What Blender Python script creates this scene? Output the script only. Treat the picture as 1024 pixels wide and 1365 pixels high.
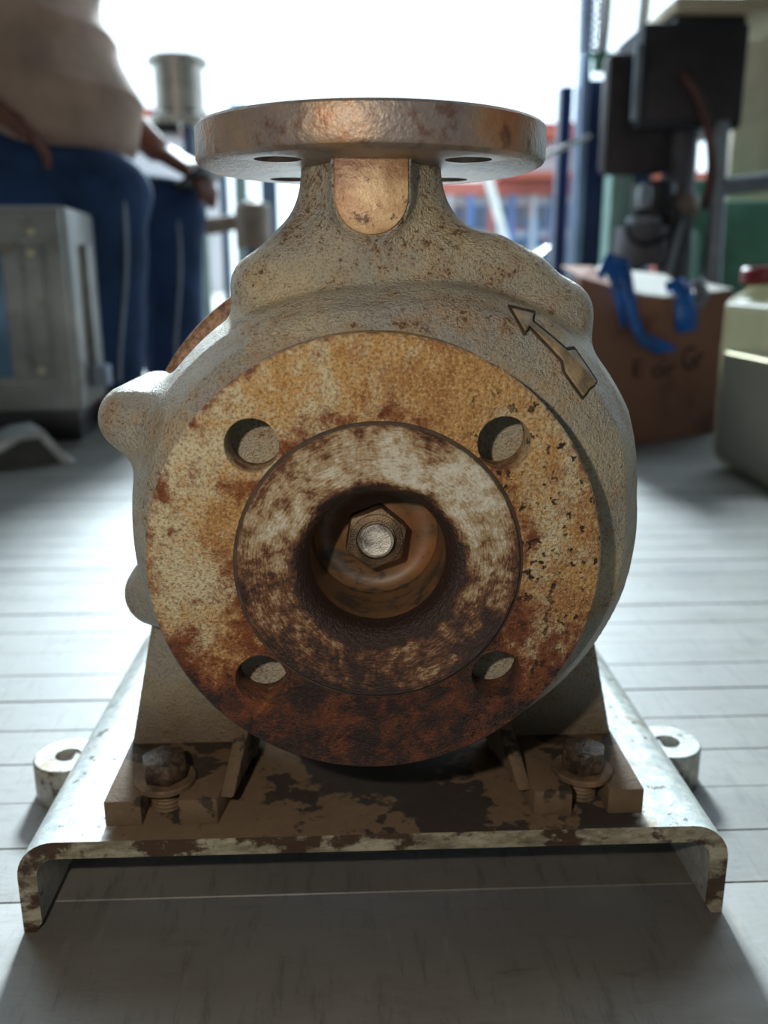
import bpy, bmesh, math, random
import numpy as np
from mathutils import Vector, Matrix

random.seed(7)
for o in list(bpy.data.objects):
    bpy.data.objects.remove(o)
SC = bpy.context.scene
COL = SC.collection
PI = math.pi

# ------------------------------------------------------------------ camera
CAM_LOC = Vector((-0.00997, -0.30269, 0.27781))
YAW, PITCH, ROLL, F_PX = 0.0390, 0.2623, -0.0021, 1174.1
fw = Vector((math.sin(YAW) * math.cos(PITCH), math.cos(YAW) * math.cos(PITCH), -math.sin(PITCH)))
rt = Vector((math.cos(YAW), -math.sin(YAW), 0))
up = rt.cross(fw)
r2 = rt * math.cos(ROLL) + up * math.sin(ROLL)
u2 = -rt * math.sin(ROLL) + up * math.cos(ROLL)
cam_d = bpy.data.cameras.new('camera')
cam = bpy.data.objects.new('camera', cam_d)
COL.objects.link(cam)
m = Matrix((r2, u2, -fw)).transposed().to_4x4()
m.translation = CAM_LOC
cam.matrix_world = m
cam_d.sensor_fit = 'HORIZONTAL'
cam_d.sensor_width = 36
cam_d.lens = F_PX / 1024 * 36
cam_d.clip_start = 0.01
cam_d.clip_end = 300
cam_d.dof.use_dof = True
cam_d.dof.focus_distance = 0.34
cam_d.dof.aperture_fstop = 10.0
SC.camera = cam

# ------------------------------------------------------------------ light
world = bpy.data.worlds.new('hazy_sky')
SC.world = world
world.use_nodes = True
bg = world.node_tree.nodes['Background']
bg.inputs[0].default_value = (0.70, 0.88, 1.0, 1)
bg.inputs[1].default_value = 2.2

sun_d = bpy.data.lights.new('hazy_sun', 'SUN')
sun_d.energy = 9.0
sun_d.angle = math.radians(10)
sun_d.color = (0.76, 0.92, 1.0)
sun = bpy.data.objects.new('hazy_sun', sun_d)
COL.objects.link(sun)
sun.rotation_euler = Vector((0.02, -math.cos(math.radians(29)), -math.sin(math.radians(29)))).to_track_quat('-Z', 'Y').to_euler()

flash_d = bpy.data.lights.new('phone_flash', 'POINT')
flash_d.energy = 3.3
flash_d.color = (1.0, 0.91, 0.79)
flash_d.shadow_soft_size = 0.006
flash = bpy.data.objects.new('phone_flash', flash_d)
COL.objects.link(flash)
flash.location = (-0.085, -0.305, 0.322)

SC.view_settings.view_transform = 'Standard'
SC.view_settings.look = 'None'
SC.view_settings.gamma = 1
SC.view_settings.use_curve_mapping = False
SC.view_settings.exposure = 0.15


# ------------------------------------------------------------------ node helpers
def lin(c):
    return tuple(((v / 255) / 12.92 if v / 255 <= 0.04045 else ((v / 255 + 0.055) / 1.055) ** 2.4) for v in c) + (1,)


class NT:
    def __init__(self, name):
        self.m = bpy.data.materials.new(name)
        self.m.use_nodes = True
        self.t = self.m.node_tree
        self.t.nodes.clear()
        self.out = self.n('ShaderNodeOutputMaterial')
        self.co = self.n('ShaderNodeTexCoord').outputs['Object']

    def n(self, ty, **kw):
        nd = self.t.nodes.new(ty)
        for k, v in kw.items():
            setattr(nd, k, v)
        return nd

    def set(self, sock, v):
        if isinstance(v, bpy.types.NodeSocket):
            self.t.links.new(v, sock)
        elif isinstance(v, (tuple, list)) and len(v) == 3 and sock.type == 'RGBA':
            sock.default_value = lin(v)
        else:
            sock.default_value = v

    def noise(self, scale, detail=4, rough=0.6, stretch=None, off=0.0, dist=0.0):
        nd = self.n('ShaderNodeTexNoise')
        co = self.co
        if stretch or off:
            mp = self.n('ShaderNodeMapping')
            mp.inputs['Scale'].default_value = stretch or (1, 1, 1)
            mp.inputs['Location'].default_value = (off, off * 0.7, off * 1.3)
            self.set(mp.inputs[0], co)
            co = mp.outputs[0]
        self.set(nd.inputs['Vector'], co)
        nd.inputs['Scale'].default_value = scale
        nd.inputs['Detail'].default_value = detail
        nd.inputs['Roughness'].default_value = rough
        nd.inputs['Distortion'].default_value = dist
        return nd.outputs[0]

    def voronoi(self, scale, feature='F1'):
        nd = self.n('ShaderNodeTexVoronoi', feature=feature)
        self.set(nd.inputs['Vector'], self.co)
        nd.inputs['Scale'].default_value = scale
        return nd.outputs['Distance']

    def math(self, op, a, b=0.0, c=0.0):
        nd = self.n('ShaderNodeMath', operation=op)
        self.set(nd.inputs[0], a)
        self.set(nd.inputs[1], b)
        self.set(nd.inputs[2], c)
        return nd.outputs[0]

    def step(self, v, lo, hi, a=0.0, b=1.0):
        nd = self.n('ShaderNodeMapRange', interpolation_type='SMOOTHSTEP')
        self.set(nd.inputs[0], v)
        nd.inputs[1].default_value = lo
        nd.inputs[2].default_value = hi
        nd.inputs[3].default_value = a
        nd.inputs[4].default_value = b
        return nd.outputs[0]

    def mix(self, f, a, b):
        nd = self.n('ShaderNodeMix', data_type='RGBA')
        self.set(nd.inputs[0], f)
        self.set(nd.inputs[6], a)
        self.set(nd.inputs[7], b)
        return nd.outputs[2]

    def xyz(self):
        nd = self.n('ShaderNodeSeparateXYZ')
        self.set(nd.inputs[0], self.co)
        return nd.outputs

    def bump(self, h, strength=0.5, dist=0.001, normal=None):
        nd = self.n('ShaderNodeBump')
        nd.inputs['Strength'].default_value = strength
        nd.inputs['Distance'].default_value = dist
        self.set(nd.inputs['Height'], h)
        if normal is not None:
            self.set(nd.inputs['Normal'], normal)
        return nd.outputs[0]

    def done(self, color, rough=0.6, metal=0.0, normal=None, spec=0.5, **kw):
        p = self.n('ShaderNodeBsdfPrincipled')
        self.set(p.inputs['Base Color'], color)
        self.set(p.inputs['Roughness'], rough)
        self.set(p.inputs['Metallic'], metal)
        self.set(p.inputs['Specular IOR Level'], spec)
        if normal is not None:
            self.set(p.inputs['Normal'], normal)
        for k, v in kw.items():
            self.set(p.inputs[k.replace('_', ' ')], v)
        self.t.links.new(p.outputs[0], self.out.inputs[0])
        return self.m


def plain(name, c, rough=0.6, metal=0.0, var=0.25, scale=12, bump=0.0, spec=0.5, **kw):
    t = NT(name)
    n = t.noise(scale, 5, 0.6)
    dark = tuple(int(v * (1 - var)) for v in c)
    lite = tuple(min(255, int(v * (1 + var * 0.6))) for v in c)
    col = t.mix(t.step(n, 0.3, 0.7), dark, lite)
    nm = t.bump(t.noise(scale * 12, 3), bump, 0.001) if bump else None
    return t.done(col, rough, metal, nm, spec, **kw)


# ------------------------------------------------------------------ materials
M = {}

# suction flange: ochre stained paint, pale patches, dark rust low down
t = NT('rusty_ochre_flange')
x, y, z = t.xyz()
zz = t.math('SUBTRACT', z, 0.1767)
rr = t.math('SQRT', t.math('ADD', t.math('MULTIPLY', x, x), t.math('MULTIPLY', zz, zz)))
n1 = t.noise(20, 8, 0.7, dist=0.5)
n2 = t.noise(60, 8, 0.78, off=3.0)
n3 = t.noise(330, 4, 0.75)
n4 = t.noise(800, 3, 0.7, off=1.0)
pale = t.step(t.math('ADD', t.math('MULTIPLY', n1, 0.7), t.math('MULTIPLY', n3, 0.3)), 0.45, 0.58)
c = t.mix(pale, (180, 138, 82), (196, 184, 150))
c = t.mix(t.math('MULTIPLY', t.step(t.noise(44, 8, 0.75, off=8.0), 0.49, 0.62), 0.85), c, (152, 102, 54))
c = t.mix(t.math('MULTIPLY', t.step(n4, 0.50, 0.62), 0.65), c, (112, 76, 40))
c = t.mix(t.math('MULTIPLY', t.step(t.math('SUBTRACT', 1.0, n4), 0.54, 0.64), 0.4), c, (224, 204, 160))
ring = t.math('SUBTRACT', 1.0, t.step(t.math('ABSOLUTE', t.math('SUBTRACT', rr, 0.053)), 0.0, 0.014))
rim = t.step(rr, 0.0775, 0.083)
low = t.math('MULTIPLY', t.step(zz, 0.0, -0.075), 0.22)
sp = t.math('ADD', t.math('ADD', t.math('MULTIPLY', n2, 0.6), t.math('MULTIPLY', n1, 0.25)), t.math('MULTIPLY', n3, 0.15))
sp = t.math('ADD', t.math('ADD', sp, low), t.math('ADD', t.math('MULTIPLY', ring, 0.075), t.math('MULTIPLY', rim, 0.05)))
c = t.mix(t.step(sp, 0.53, 0.62), c, (118, 62, 26))
dcol = t.mix(t.step(t.noise(90, 6, 0.75, off=11.0), 0.42, 0.66), (34, 15, 9), (104, 52, 24))
c = t.mix(t.step(sp, 0.60, 0.70), c, dcol)
zone = t.step(t.math('ADD', t.math('MULTIPLY', t.noise(26, 3, 0.5, off=5.3), 0.6), t.math('MULTIPLY', x, 2.2)), 0.30, 0.44)
pits = t.math('MULTIPLY', t.step(t.noise(230, 3, 0.6, off=2.0), 0.585, 0.635), zone)
c = t.mix(pits, c, (44, 26, 16))
hgt = t.math('ADD', t.math('MULTIPLY', n4, 0.9), t.math('ADD', t.math('MULTIPLY', n2, 0.8), t.math('MULTIPLY', n3, 0.6)))
hgt = t.math('SUBTRACT', hgt, t.math('MULTIPLY', pits, 0.7))
M['flange'] = t.done(c, t.step(n2, 0.3, 0.7, 0.36, 0.58), 0.0, t.bump(hgt, 1.0, 0.0024), 0.6)

# machined raised face: grey white metal with brown rust, fine turned rings
t = NT('grooved_raised_face')
x, y, z = t.xyz()
zz = t.math('SUBTRACT', z, 0.1767)
rr = t.math('SQRT', t.math('ADD', t.math('MULTIPLY', x, x), t.math('MULTIPLY', zz, zz)))
n1 = t.noise(36, 8, 0.78, dist=0.4)
n2 = t.noise(150, 6, 0.8, off=4.0)
cy = t.n('ShaderNodeCombineXYZ')
t.set(cy.inputs[0], t.math('MULTIPLY', rr, 9.0))
t.set(cy.inputs[1], t.math('MULTIPLY', t.math('ARCTAN2', zz, x), 0.06))
keep = t.co
t.co = cy.outputs[0]
n5 = t.noise(170, 4, 0.7)
t.co = keep
sm = t.math('ADD', t.math('ADD', t.math('MULTIPLY', n1, 0.5), t.math('MULTIPLY', n2, 0.3)), t.math('MULTIPLY', n5, 0.2))
sm = t.math('MULTIPLY_ADD', sm, 1.9, -0.50)
inner = t.math('SUBTRACT', 1.0, t.step(rr, 0.0275, 0.034))
outer = t.step(rr, 0.046, 0.0515)
sm = t.math('ADD', sm, t.math('ADD', t.math('MULTIPLY', inner, 0.26), t.math('MULTIPLY', t.step(zz, 0.03, -0.05), 0.2)))
sm = t.math('ADD', sm, t.math('MULTIPLY', outer, 0.08))
c = t.mix(t.step(sm, 0.34, 0.50), (190, 184, 168), (150, 126, 92))
c = t.mix(t.step(sm, 0.48, 0.58), c, (98, 60, 36))
c = t.mix(t.step(sm, 0.56, 0.68), c, (46, 30, 24))
M['raised'] = t.done(c, 0.42, 0.2, t.bump(t.math('ADD', t.noise(500, 4, 0.7), t.math('MULTIPLY', n5, 0.8)), 0.8, 0.0014), 0.5)

# cast casing: weathered silver grey paint with tan stains and brown specks
t = NT('weathered_silver_casting')
x, y, z = t.xyz()
n1 = t.noise(16, 6, 0.6)
n2 = t.noise(55, 8, 0.75, off=2.0)
n3 = t.noise(420, 4, 0.75)
n4 = t.noise(900, 3, 0.7)
c = t.mix(t.step(n1, 0.36, 0.66), (148, 144, 134), (182, 166, 134))
c = t.mix(t.math('MULTIPLY', t.step(n2, 0.47, 0.66), 0.6), c, (162, 126, 82))
c = t.mix(t.math('MULTIPLY', t.step(n4, 0.5, 0.64), 0.45), c, (90, 78, 62))
hi = t.step(z, 0.235, 0.315)
spk = t.math('ADD', t.math('MULTIPLY', n3, 0.62), t.math('MULTIPLY', n2, 0.38))
spk = t.math('ADD', spk, t.math('MULTIPLY', hi, 0.05))
c = t.mix(t.math('MULTIPLY', t.step(spk, 0.56, 0.64), 0.9), c, (84, 54, 34))
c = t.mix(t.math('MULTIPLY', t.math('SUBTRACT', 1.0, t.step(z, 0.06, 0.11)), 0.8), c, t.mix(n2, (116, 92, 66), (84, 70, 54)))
h = t.math('ADD', t.math('MULTIPLY', n4, 0.8), t.math('MULTIPLY', t.noise(170, 5, 0.65), 0.9))
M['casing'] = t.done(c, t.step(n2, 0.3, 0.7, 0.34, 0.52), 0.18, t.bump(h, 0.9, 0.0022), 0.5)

# discharge flange: grey brown with orange rust
t = NT('rusty_grey_discharge_flange')
n1 = t.noise(24, 6, 0.65, off=1.0)
n2 = t.noise(90, 6, 0.7)
c = t.mix(t.step(n1, 0.38, 0.62), (112, 102, 98), (138, 116, 94))
c = t.mix(t.math('MULTIPLY', t.step(n1, 0.54, 0.68), 0.7), c, (150, 90, 48))
c = t.mix(t.math('MULTIPLY', t.step(n2, 0.52, 0.68), 0.8), c, (86, 56, 42))
M['discharge'] = t.done(c, 0.42, 0.35, t.bump(t.math('ADD', n2, t.math('MULTIPLY', t.noise(320, 3), 0.5)), 0.55, 0.0014), 0.5)

t = NT('rust_stained_boss')
n1 = t.noise(60, 6, 0.7)
n2 = t.noise(260, 4, 0.7)
c = t.mix(t.step(n1, 0.4, 0.65), (188, 158, 116), (150, 108, 66))
c = t.mix(t.step(n2, 0.56, 0.70), c, (84, 48, 28))
x, y, z = t.xyz()
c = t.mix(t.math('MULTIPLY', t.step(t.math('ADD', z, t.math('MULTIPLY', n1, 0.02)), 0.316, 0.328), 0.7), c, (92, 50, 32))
M['boss'] = t.done(c, 0.45, 0.1, t.bump(n2, 0.5, 0.001))

t = NT('brown_rust_cover')
n1 = t.noise(60, 6, 0.7)
n2 = t.noise(300, 4, 0.7)
c = t.mix(t.step(n2, 0.35, 0.65), (98, 66, 50), (164, 128, 98))
c = t.mix(t.step(n1, 0.55, 0.7), c, (74, 44, 30))
M['cover'] = t.done(c, 0.6, 0.1, t.bump(n2, 0.7, 0.0015))

# feet and plate: brown dust over grey metal, dark damp stains, on the feet partly painted-in shadow
t = NT('dusty_brown_foot')
n1 = t.noise(38, 5, 0.6, dist=0.3)
n2 = t.noise(200, 5, 0.7)
c = t.mix(n2, (78, 61, 45), (106, 86, 64))
c = t.mix(t.step(n1, 0.52, 0.545), c, t.mix(n2, (36, 29, 24), (66, 52, 40)))
M['foot'] = t.done(c, 0.75, 0.0, t.bump(n2, 0.5, 0.0012), 0.3)

t = NT('galvanised_dusty_plate')
x, y, z = t.xyz()
n1 = t.noise(30, 6, 0.65, dist=0.3)
n2 = t.noise(160, 5, 0.7)
bare = t.mix(t.step(n2, 0.35, 0.68), (168, 172, 170), (206, 206, 198))
bare = t.mix(t.math('MULTIPLY', t.step(n1, 0.52, 0.68), 0.7), bare, (150, 122, 92))
dust = t.mix(n2, (92, 74, 56), (120, 98, 74))
dust = t.mix(t.step(t.noise(24, 5, 0.6, off=6.0), 0.485, 0.515), dust, t.mix(n2, (40, 34, 30), (62, 52, 44)))
inside = t.math('SUBTRACT', 1.0, t.step(t.math('ADD', t.math('ABSOLUTE', x), t.math('MULTIPLY', n2, 0.006)), 0.116, 0.122))
c = t.mix(inside, bare, dust)
c = t.mix(t.math('MULTIPLY', t.step(t.noise(110, 4, 0.7, off=9.0), 0.60, 0.66), 0.75), c, (70, 48, 36))
M['plate'] = t.done(c, t.step(inside, 0.0, 1.0, 0.34, 0.75), t.math('MULTIPLY', t.math('SUBTRACT', 1.0, inside), 0.45), t.bump(n2, 0.35, 0.0008))

t = NT('worn_plate_edge')
n1 = t.noise(60, 5, 0.7, stretch=(0.7, 1, 1))
n2 = t.noise(120, 6, 0.75, stretch=(0.5, 1, 1.4))
c = t.mix(t.step(n2, 0.35, 0.65), (110, 100, 80), (168, 158, 136))
c = t.mix(t.step(n1, 0.47, 0.56), c, t.mix(n2, (40, 28, 22), (84, 60, 42)))
M['plate_edge'] = t.done(c, 0.5, 0.3, t.bump(n2, 0.4, 0.0008))

t = NT('dirty_dark_bolt')
n1 = t.noise(160, 5, 0.7)
c = t.mix(t.step(n1, 0.4, 0.65), (52, 40, 34), (104, 84, 66))
M['bolt'] = t.done(c, 0.38, 0.5, t.bump(t.noise(300, 4, 0.7), 0.6, 0.001))
M['washer'] = plain('dusty_washer', (98, 76, 54), 0.75, 0.0, 0.3, 90, 0.4)

t = NT('orange_brown_sludge')
n1 = t.noise(46, 6, 0.65, stretch=(0.6, 1, 1.6))
n2 = t.noise(220, 4, 0.7)
c = t.mix(t.step(n1, 0.35, 0.6), (118, 78, 46), (92, 68, 44))
c = t.mix(t.step(n1, 0.55, 0.62), c, (58, 48, 38))
c = t.mix(t.math('MULTIPLY', t.step(n2, 0.62, 0.68), 0.8), c, (48, 30, 20))
M['sludge'] = t.done(c, 0.5, 0.0, t.bump(n1, 0.4, 0.001))
M['bore'] = plain('dark_rust_bore', (84, 54, 36), 0.6, 0.1, 0.5, 60, 0.5)
M['nut'] = plain('dull_bronze_nut', (98, 78, 58), 0.4, 0.5, 0.35, 120, 0.4)
M['stud'] = plain('pale_steel_stud', (166, 160, 150), 0.45, 0.4, 0.5, 130, 0.5)
M['grime'] = plain('black_brown_grime', (56, 42, 30), 0.8, 0, 0.3, 150, 0.4)
M['arrow'] = plain('rust_tinted_arrow', (134, 116, 88), 0.5, 0.1, 0.3, 110, 0.5)

# floor boards
t = NT('pale_painted_boards')
x, y, z = t.xyz()
g = t.n('ShaderNodeNewGeometry').outputs['Position']
t.co = g
n1 = t.noise(2.6, 6, 0.6)
n2 = t.noise(16, 6, 0.7, stretch=(0.35, 1, 1))
n3 = t.noise(90, 5, 0.7, stretch=(0.3, 1, 1))
c = t.mix(t.step(n1, 0.35, 0.65), (86, 82, 75), (112, 109, 102))
c = t.mix(t.math('MULTIPLY', t.step(n2, 0.52, 0.72), 0.6), c, (74, 66, 55))
c = t.mix(t.math('MULTIPLY', t.step(n3, 0.55, 0.75), 0.65), c, (56, 50, 43))
c = t.mix(t.math('MULTIPLY', t.step(t.noise(6, 5, 0.7, off=4.0), 0.62, 0.68), 0.6), c, (66, 68, 72))
mp = t.n('ShaderNodeMapping')
mp.inputs['Rotation'].default_value = (0, 0, 0.55)
mp.inputs['Scale'].default_value = (1.0, 0.16, 1.0)
t.set(mp.inputs[0], g)
t.co = mp.outputs[0]
c = t.mix(t.math('MULTIPLY', t.step(t.noise(150, 5, 0.75), 0.52, 0.66), 0.5), c, (44, 41, 36))
c = t.mix(t.math('MULTIPLY', t.step(t.noise(110, 4, 0.7, off=3.0), 0.60, 0.72), 0.45), c, (124, 112, 92))
t.co = g
oi = t.n('ShaderNodeObjectInfo').outputs['Random']
c = t.mix(t.math('MULTIPLY', oi, 0.12), c, (120, 110, 96))
M['board'] = t.done(c, t.step(n2, 0.3, 0.7, 0.46, 0.62), 0.0, t.bump(t.math('ADD', n3, n2), 0.25, 0.001), 1.0)
M['gap'] = plain('dark_joint_dirt', (70, 60, 50), 0.9, 0, 0.3, 30)
M['yard'] = plain('pale_concrete_yard', (150, 148, 142), 0.8, 0, 0.15, 1)
M['wall'] = plain('grey_workshop_wall', (134, 134, 132), 0.8, 0, 0.1, 2)
M['roofing'] = plain('grey_roof_sheet', (112, 112, 112), 0.7, 0, 0.15, 2)


# ------------------------------------------------------------------ mesh helpers (millimetres in, metres out)
def mesh_obj(name, verts, faces, mat=None, parent=None, smooth=False, mats=None, mi=None):
    me = bpy.data.meshes.new(name)
    v = np.asarray(verts, dtype=float) * 0.001
    me.from_pydata([tuple(p) for p in v] if len(v) < 50000 else v.tolist(), [], faces if isinstance(faces, list) else faces.tolist())
    if mats:
        for k in mats:
            me.materials.append(M[k])
        if mi is not None:
            me.polygons.foreach_set('material_index', mi)
    elif mat:
        me.materials.append(M[mat])
    if smooth:
        me.polygons.foreach_set('use_smooth', [True] * len(me.polygons))
    me.update()
    o = bpy.data.objects.new(name, me)
    COL.objects.link(o)
    if parent:
        o.parent = parent
    return o


def from_bm(name, bm, mat, parent=None, smooth_angle=None):
    me = bpy.data.meshes.new(name)
    bmesh.ops.recalc_face_normals(bm, faces=bm.faces)
    bm.to_mesh(me)
    bm.free()
    me.transform(Matrix.Scale(0.001, 4))
    me.materials.append(M[mat])
    if smooth_angle:
        me.polygons.foreach_set('use_smooth', [True] * len(me.polygons))
        me.set_sharp_from_angle(angle=math.radians(smooth_angle))
    o = bpy.data.objects.new(name, me)
    COL.objects.link(o)
    if parent:
        o.parent = parent
    return o


def bm_box(bm, lo, hi, bevel=0.0, seg=2, rotz=0.0, piv=None):
    c = [(a + b) / 2 for a, b in zip(lo, hi)]
    s = [max(1e-3, b - a) for a, b in zip(lo, hi)]
    r = bmesh.ops.create_cube(bm, size=1)
    vs = r['verts']
    bmesh.ops.scale(bm, vec=s, verts=vs)
    if bevel:
        es = list({e for v in vs for e in v.link_edges})
        rb = bmesh.ops.bevel(bm, geom=es, offset=bevel, segments=seg, affect='EDGES', profile=0.5)
        vs = list({v for f in rb['faces'] for v in f.verts} | {v for v in vs if v.is_valid})
    bmesh.ops.translate(bm, vec=c, verts=vs)
    if rotz:
        bmesh.ops.rotate(bm, cent=piv or c, matrix=Matrix.Rotation(rotz, 3, 'Z'), verts=vs)
    return vs


def box(name, lo, hi, mat, parent=None, bevel=0.0, rotz=0.0, piv=None, seg=2):
    bm = bmesh.new()
    bm_box(bm, lo, hi, bevel, seg, rotz, piv)
    return from_bm(name, bm, mat, parent, 40 if bevel else None)


def prism(name, poly, z0, z1, mat, parent=None, axis='z', bevel=0.0, place=None):
    """extrude a 2-D outline: axis z: (x,y), axis y: (x,z), axis x: (y,z)"""
    bm = bmesh.new()
    def P(a, b, h):
        return {'z': (a, b, h), 'y': (a, h, b), 'x': (h, a, b)}[axis]
    lo = [bm.verts.new(P(a, b, z0)) for a, b in poly]
    hi = [bm.verts.new(P(a, b, z1)) for a, b in poly]
    bm.faces.new(lo)
    bm.faces.new(hi)
    n = len(poly)
    for i in range(n):
        bm.faces.new((lo[i], lo[(i + 1) % n], hi[(i + 1) % n], hi[i]))
    bmesh.ops.recalc_face_normals(bm, faces=bm.faces)
    if bevel:
        es = [e for e in bm.edges if len(e.link_faces) == 2 and e.calc_face_angle(0) > 0.6]
        bmesh.ops.bevel(bm, geom=es, offset=bevel, segments=2, affect='EDGES', profile=0.5)
    if place:
        bmesh.ops.transform(bm, matrix=place, verts=bm.verts)
    return from_bm(name, bm, mat, parent, 40)


def lathe(name, prof, mat, parent=None, axis='y', seg=96, at=(0, 0, 0), smooth_angle=35, closed=False, rot=None):
    """prof: list of (radius, height along axis)"""
    bm = bmesh.new()
    rings = []
    for r, h in prof:
        if r < 1e-6:
            rings.append([bm.verts.new((0, 0, h))])
        else:
            rings.append([bm.verts.new((r * math.cos(2 * PI * i / seg), r * math.sin(2 * PI * i / seg), h)) for i in range(seg)])
    pairs = list(zip(rings, rings[1:]))
    if closed:
        pairs.append((rings[-1], rings[0]))
    for a, b in pairs:
        for i in range(seg):
            j = (i + 1) % seg
            if len(a) == 1 and len(b) == 1:
                break
            if len(a) == 1:
                bm.faces.new((a[0], b[i], b[j]))
            elif len(b) == 1:
                bm.faces.new((a[i], a[j], b[0]))
            else:
                bm.faces.new((a[i], a[j], b[j], b[i]))
    mt = Matrix.Translation(at)
    if axis == 'y':
        mt = mt @ Matrix.Rotation(-PI / 2, 4, 'X')
    elif axis == 'x':
        mt = mt @ Matrix.Rotation(PI / 2, 4, 'Y')
    if rot is not None:
        mt = Matrix.Translation(at) @ rot
    bmesh.ops.transform(bm, matrix=mt, verts=bm.verts)
    return from_bm(name, bm, mat, parent, smooth_angle)


def tube(name, pts, r, mat, parent=None, seg=10, caps=True, smooth_path=0):
    P = [Vector(p) for p in pts]
    if smooth_path:
        out = []
        for i in range(len(P) - 1):
            p0, p1, p2, p3 = P[max(i - 1, 0)], P[i], P[i + 1], P[min(i + 2, len(P) - 1)]
            for k in range(smooth_path):
                s = k / smooth_path
                out.append(0.5 * ((2 * p1) + (p2 - p0) * s + (2 * p0 - 5 * p1 + 4 * p2 - p3) * s * s + (3 * p1 - p0 - 3 * p2 + p3) * s ** 3))
        out.append(P[-1])
        P = out
    rad = r if isinstance(r, (list, tuple)) else [r] * len(P)
    if len(rad) != len(P):
        rad = list(np.interp(np.linspace(0, 1, len(P)), np.linspace(0, 1, len(rad)), rad))
    bm = bmesh.new()
    rings = []
    prev = None
    for i, p in enumerate(P):
        d = (P[min(i + 1, len(P) - 1)] - P[max(i - 1, 0)]).normalized()
        if prev is None:
            a = d.orthogonal().normalized()
        else:
            a = (prev - d * prev.dot(d)).normalized()
        prev = a
        b = d.cross(a)
        rings.append([bm.verts.new(p + (a * math.cos(2 * PI * k / seg) + b * math.sin(2 * PI * k / seg)) * rad[i]) for k in range(seg)])
    for u, v in zip(rings, rings[1:]):
        for k in range(seg):
            bm.faces.new((u[k], u[(k + 1) % seg], v[(k + 1) % seg], v[k]))
    if caps:
        bm.faces.new(rings[0])
        bm.faces.new(rings[-1])
    return from_bm(name, bm, mat, parent, 50)


def empty(name, label, cat, loc=(0, 0, 0), group=None):
    o = bpy.data.objects.new(name, None)
    o.empty_display_size = 0.05
    COL.objects.link(o)
    o.location = Vector(loc) * 0.001
    o['label'] = label
    o['category'] = cat
    if group:
        o['group'] = group
    return o


def tag(o, label, cat, group=None):
    o['label'] = label
    o['category'] = cat
    if group:
        o['group'] = group
    return o


def struct(o):
    o['kind'] = 'structure'
    return o


def boolean(o, cutters, bevel=0.0):
    for c in cutters:
        md = o.modifiers.new('cut', 'BOOLEAN')
        md.operation = 'DIFFERENCE'
        md.solver = 'EXACT'
        md.object = c
    if bevel:
        b = o.modifiers.new('bevel', 'BEVEL')
        b.width = bevel * 0.001
        b.segments = 2
        b.limit_method = 'ANGLE'
        b.angle_limit = math.radians(40)
    bpy.context.view_layer.update()
    dg = bpy.context.evaluated_depsgraph_get()
    me = bpy.data.meshes.new_from_object(o.evaluated_get(dg))
    o.modifiers.clear()
    o.data = me
    me.polygons.foreach_set('use_smooth', [True] * len(me.polygons))
    me.set_sharp_from_angle(angle=math.radians(35))
    for c in cutters:
        bpy.data.objects.remove(c)


# implicit surfaces -> quads (surface nets)
def nets(f, lo, hi, h):
    ax = [np.arange(a, b + h, h, dtype=np.float32) for a, b in zip(lo, hi)]
    X, Y, Z = np.meshgrid(*ax, indexing='ij')
    v = f(X, Y, Z).astype(np.float32)
    s = v < 0
    n = [k - 1 for k in v.shape]
    acc = np.zeros(n + [3], np.float32)
    cnt = np.zeros(n, np.float32)
    def sl(off):
        return tuple(slice(o, o + k) for o, k in zip(off, n))
    for a in range(3):
        b, c = [k for k in range(3) if k != a]
        for ob in (0, 1):
            for oc in (0, 1):
                o0 = [0, 0, 0]
                o0[b], o0[c] = ob, oc
                o1 = list(o0)
                o1[a] = 1
                v0, v1 = v[sl(o0)], v[sl(o1)]
                cr = s[sl(o0)] != s[sl(o1)]
                tt = np.where(cr, v0 / np.where(cr, v0 - v1, 1), 0)
                acc[..., a] += tt
                acc[..., b] += cr * ob
                acc[..., c] += cr * oc
                cnt += cr
    act = cnt > 0
    idx = np.full(n, -1, np.int64)
    idx[act] = np.arange(act.sum())
    base = np.argwhere(act).astype(np.float32)
    pos = np.array(lo, np.float32) + h * (base + acc[act] / cnt[act][:, None])
    faces = []
    for a in range(3):
        b, c = [(1, 2), (2, 0), (0, 1)][a]
        s0 = np.take(s, range(0, s.shape[a] - 1), axis=a)
        s1 = np.take(s, range(1, s.shape[a]), axis=a)
        cr = s0 != s1
        e = np.argwhere(cr)
        ok = (e[:, b] > 0) & (e[:, c] > 0) & (e[:, b] < n[b]) & (e[:, c] < n[c])
        e = e[ok]
        fl = s0[tuple(e.T)]
        def cell(db, dc):
            q = e.copy()
            q[:, b] += db
            q[:, c] += dc
            return idx[tuple(q.T)]
        q = np.stack([cell(-1, -1), cell(0, -1), cell(0, 0), cell(-1, 0)], 1)
        q[~fl] = q[~fl][:, ::-1]
        faces.append(q)
    return pos, np.concatenate(faces)


def smin(a, b, k):
    h = np.clip(0.5 + 0.5 * (b - a) / k, 0, 1)
    return b * (1 - h) + a * h - k * h * (1 - h)


def sd_poly(px, py, poly):
    d = np.full(px.shape, 1e9, np.float32)
    s = np.ones(px.shape, np.float32)
    n = len(poly)
    for i in range(n):
        ax_, ay_ = poly[i]
        bx_, by_ = poly[i - 1]
        ex, ey = bx_ - ax_, by_ - ay_
        wx, wy = px - ax_, py - ay_
        q = np.clip((wx * ex + wy * ey) / (ex * ex + ey * ey), 0, 1)
        dx, dy = wx - ex * q, wy - ey * q
        d = np.minimum(d, dx * dx + dy * dy)
        c1, c2, c3 = py >= ay_, py < by_, ex * wy > ey * wx
        flip = (c1 & c2 & c3) | (~c1 & ~c2 & ~c3)
        s = np.where(flip, -s, s)
    return s * np.sqrt(d)


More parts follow.
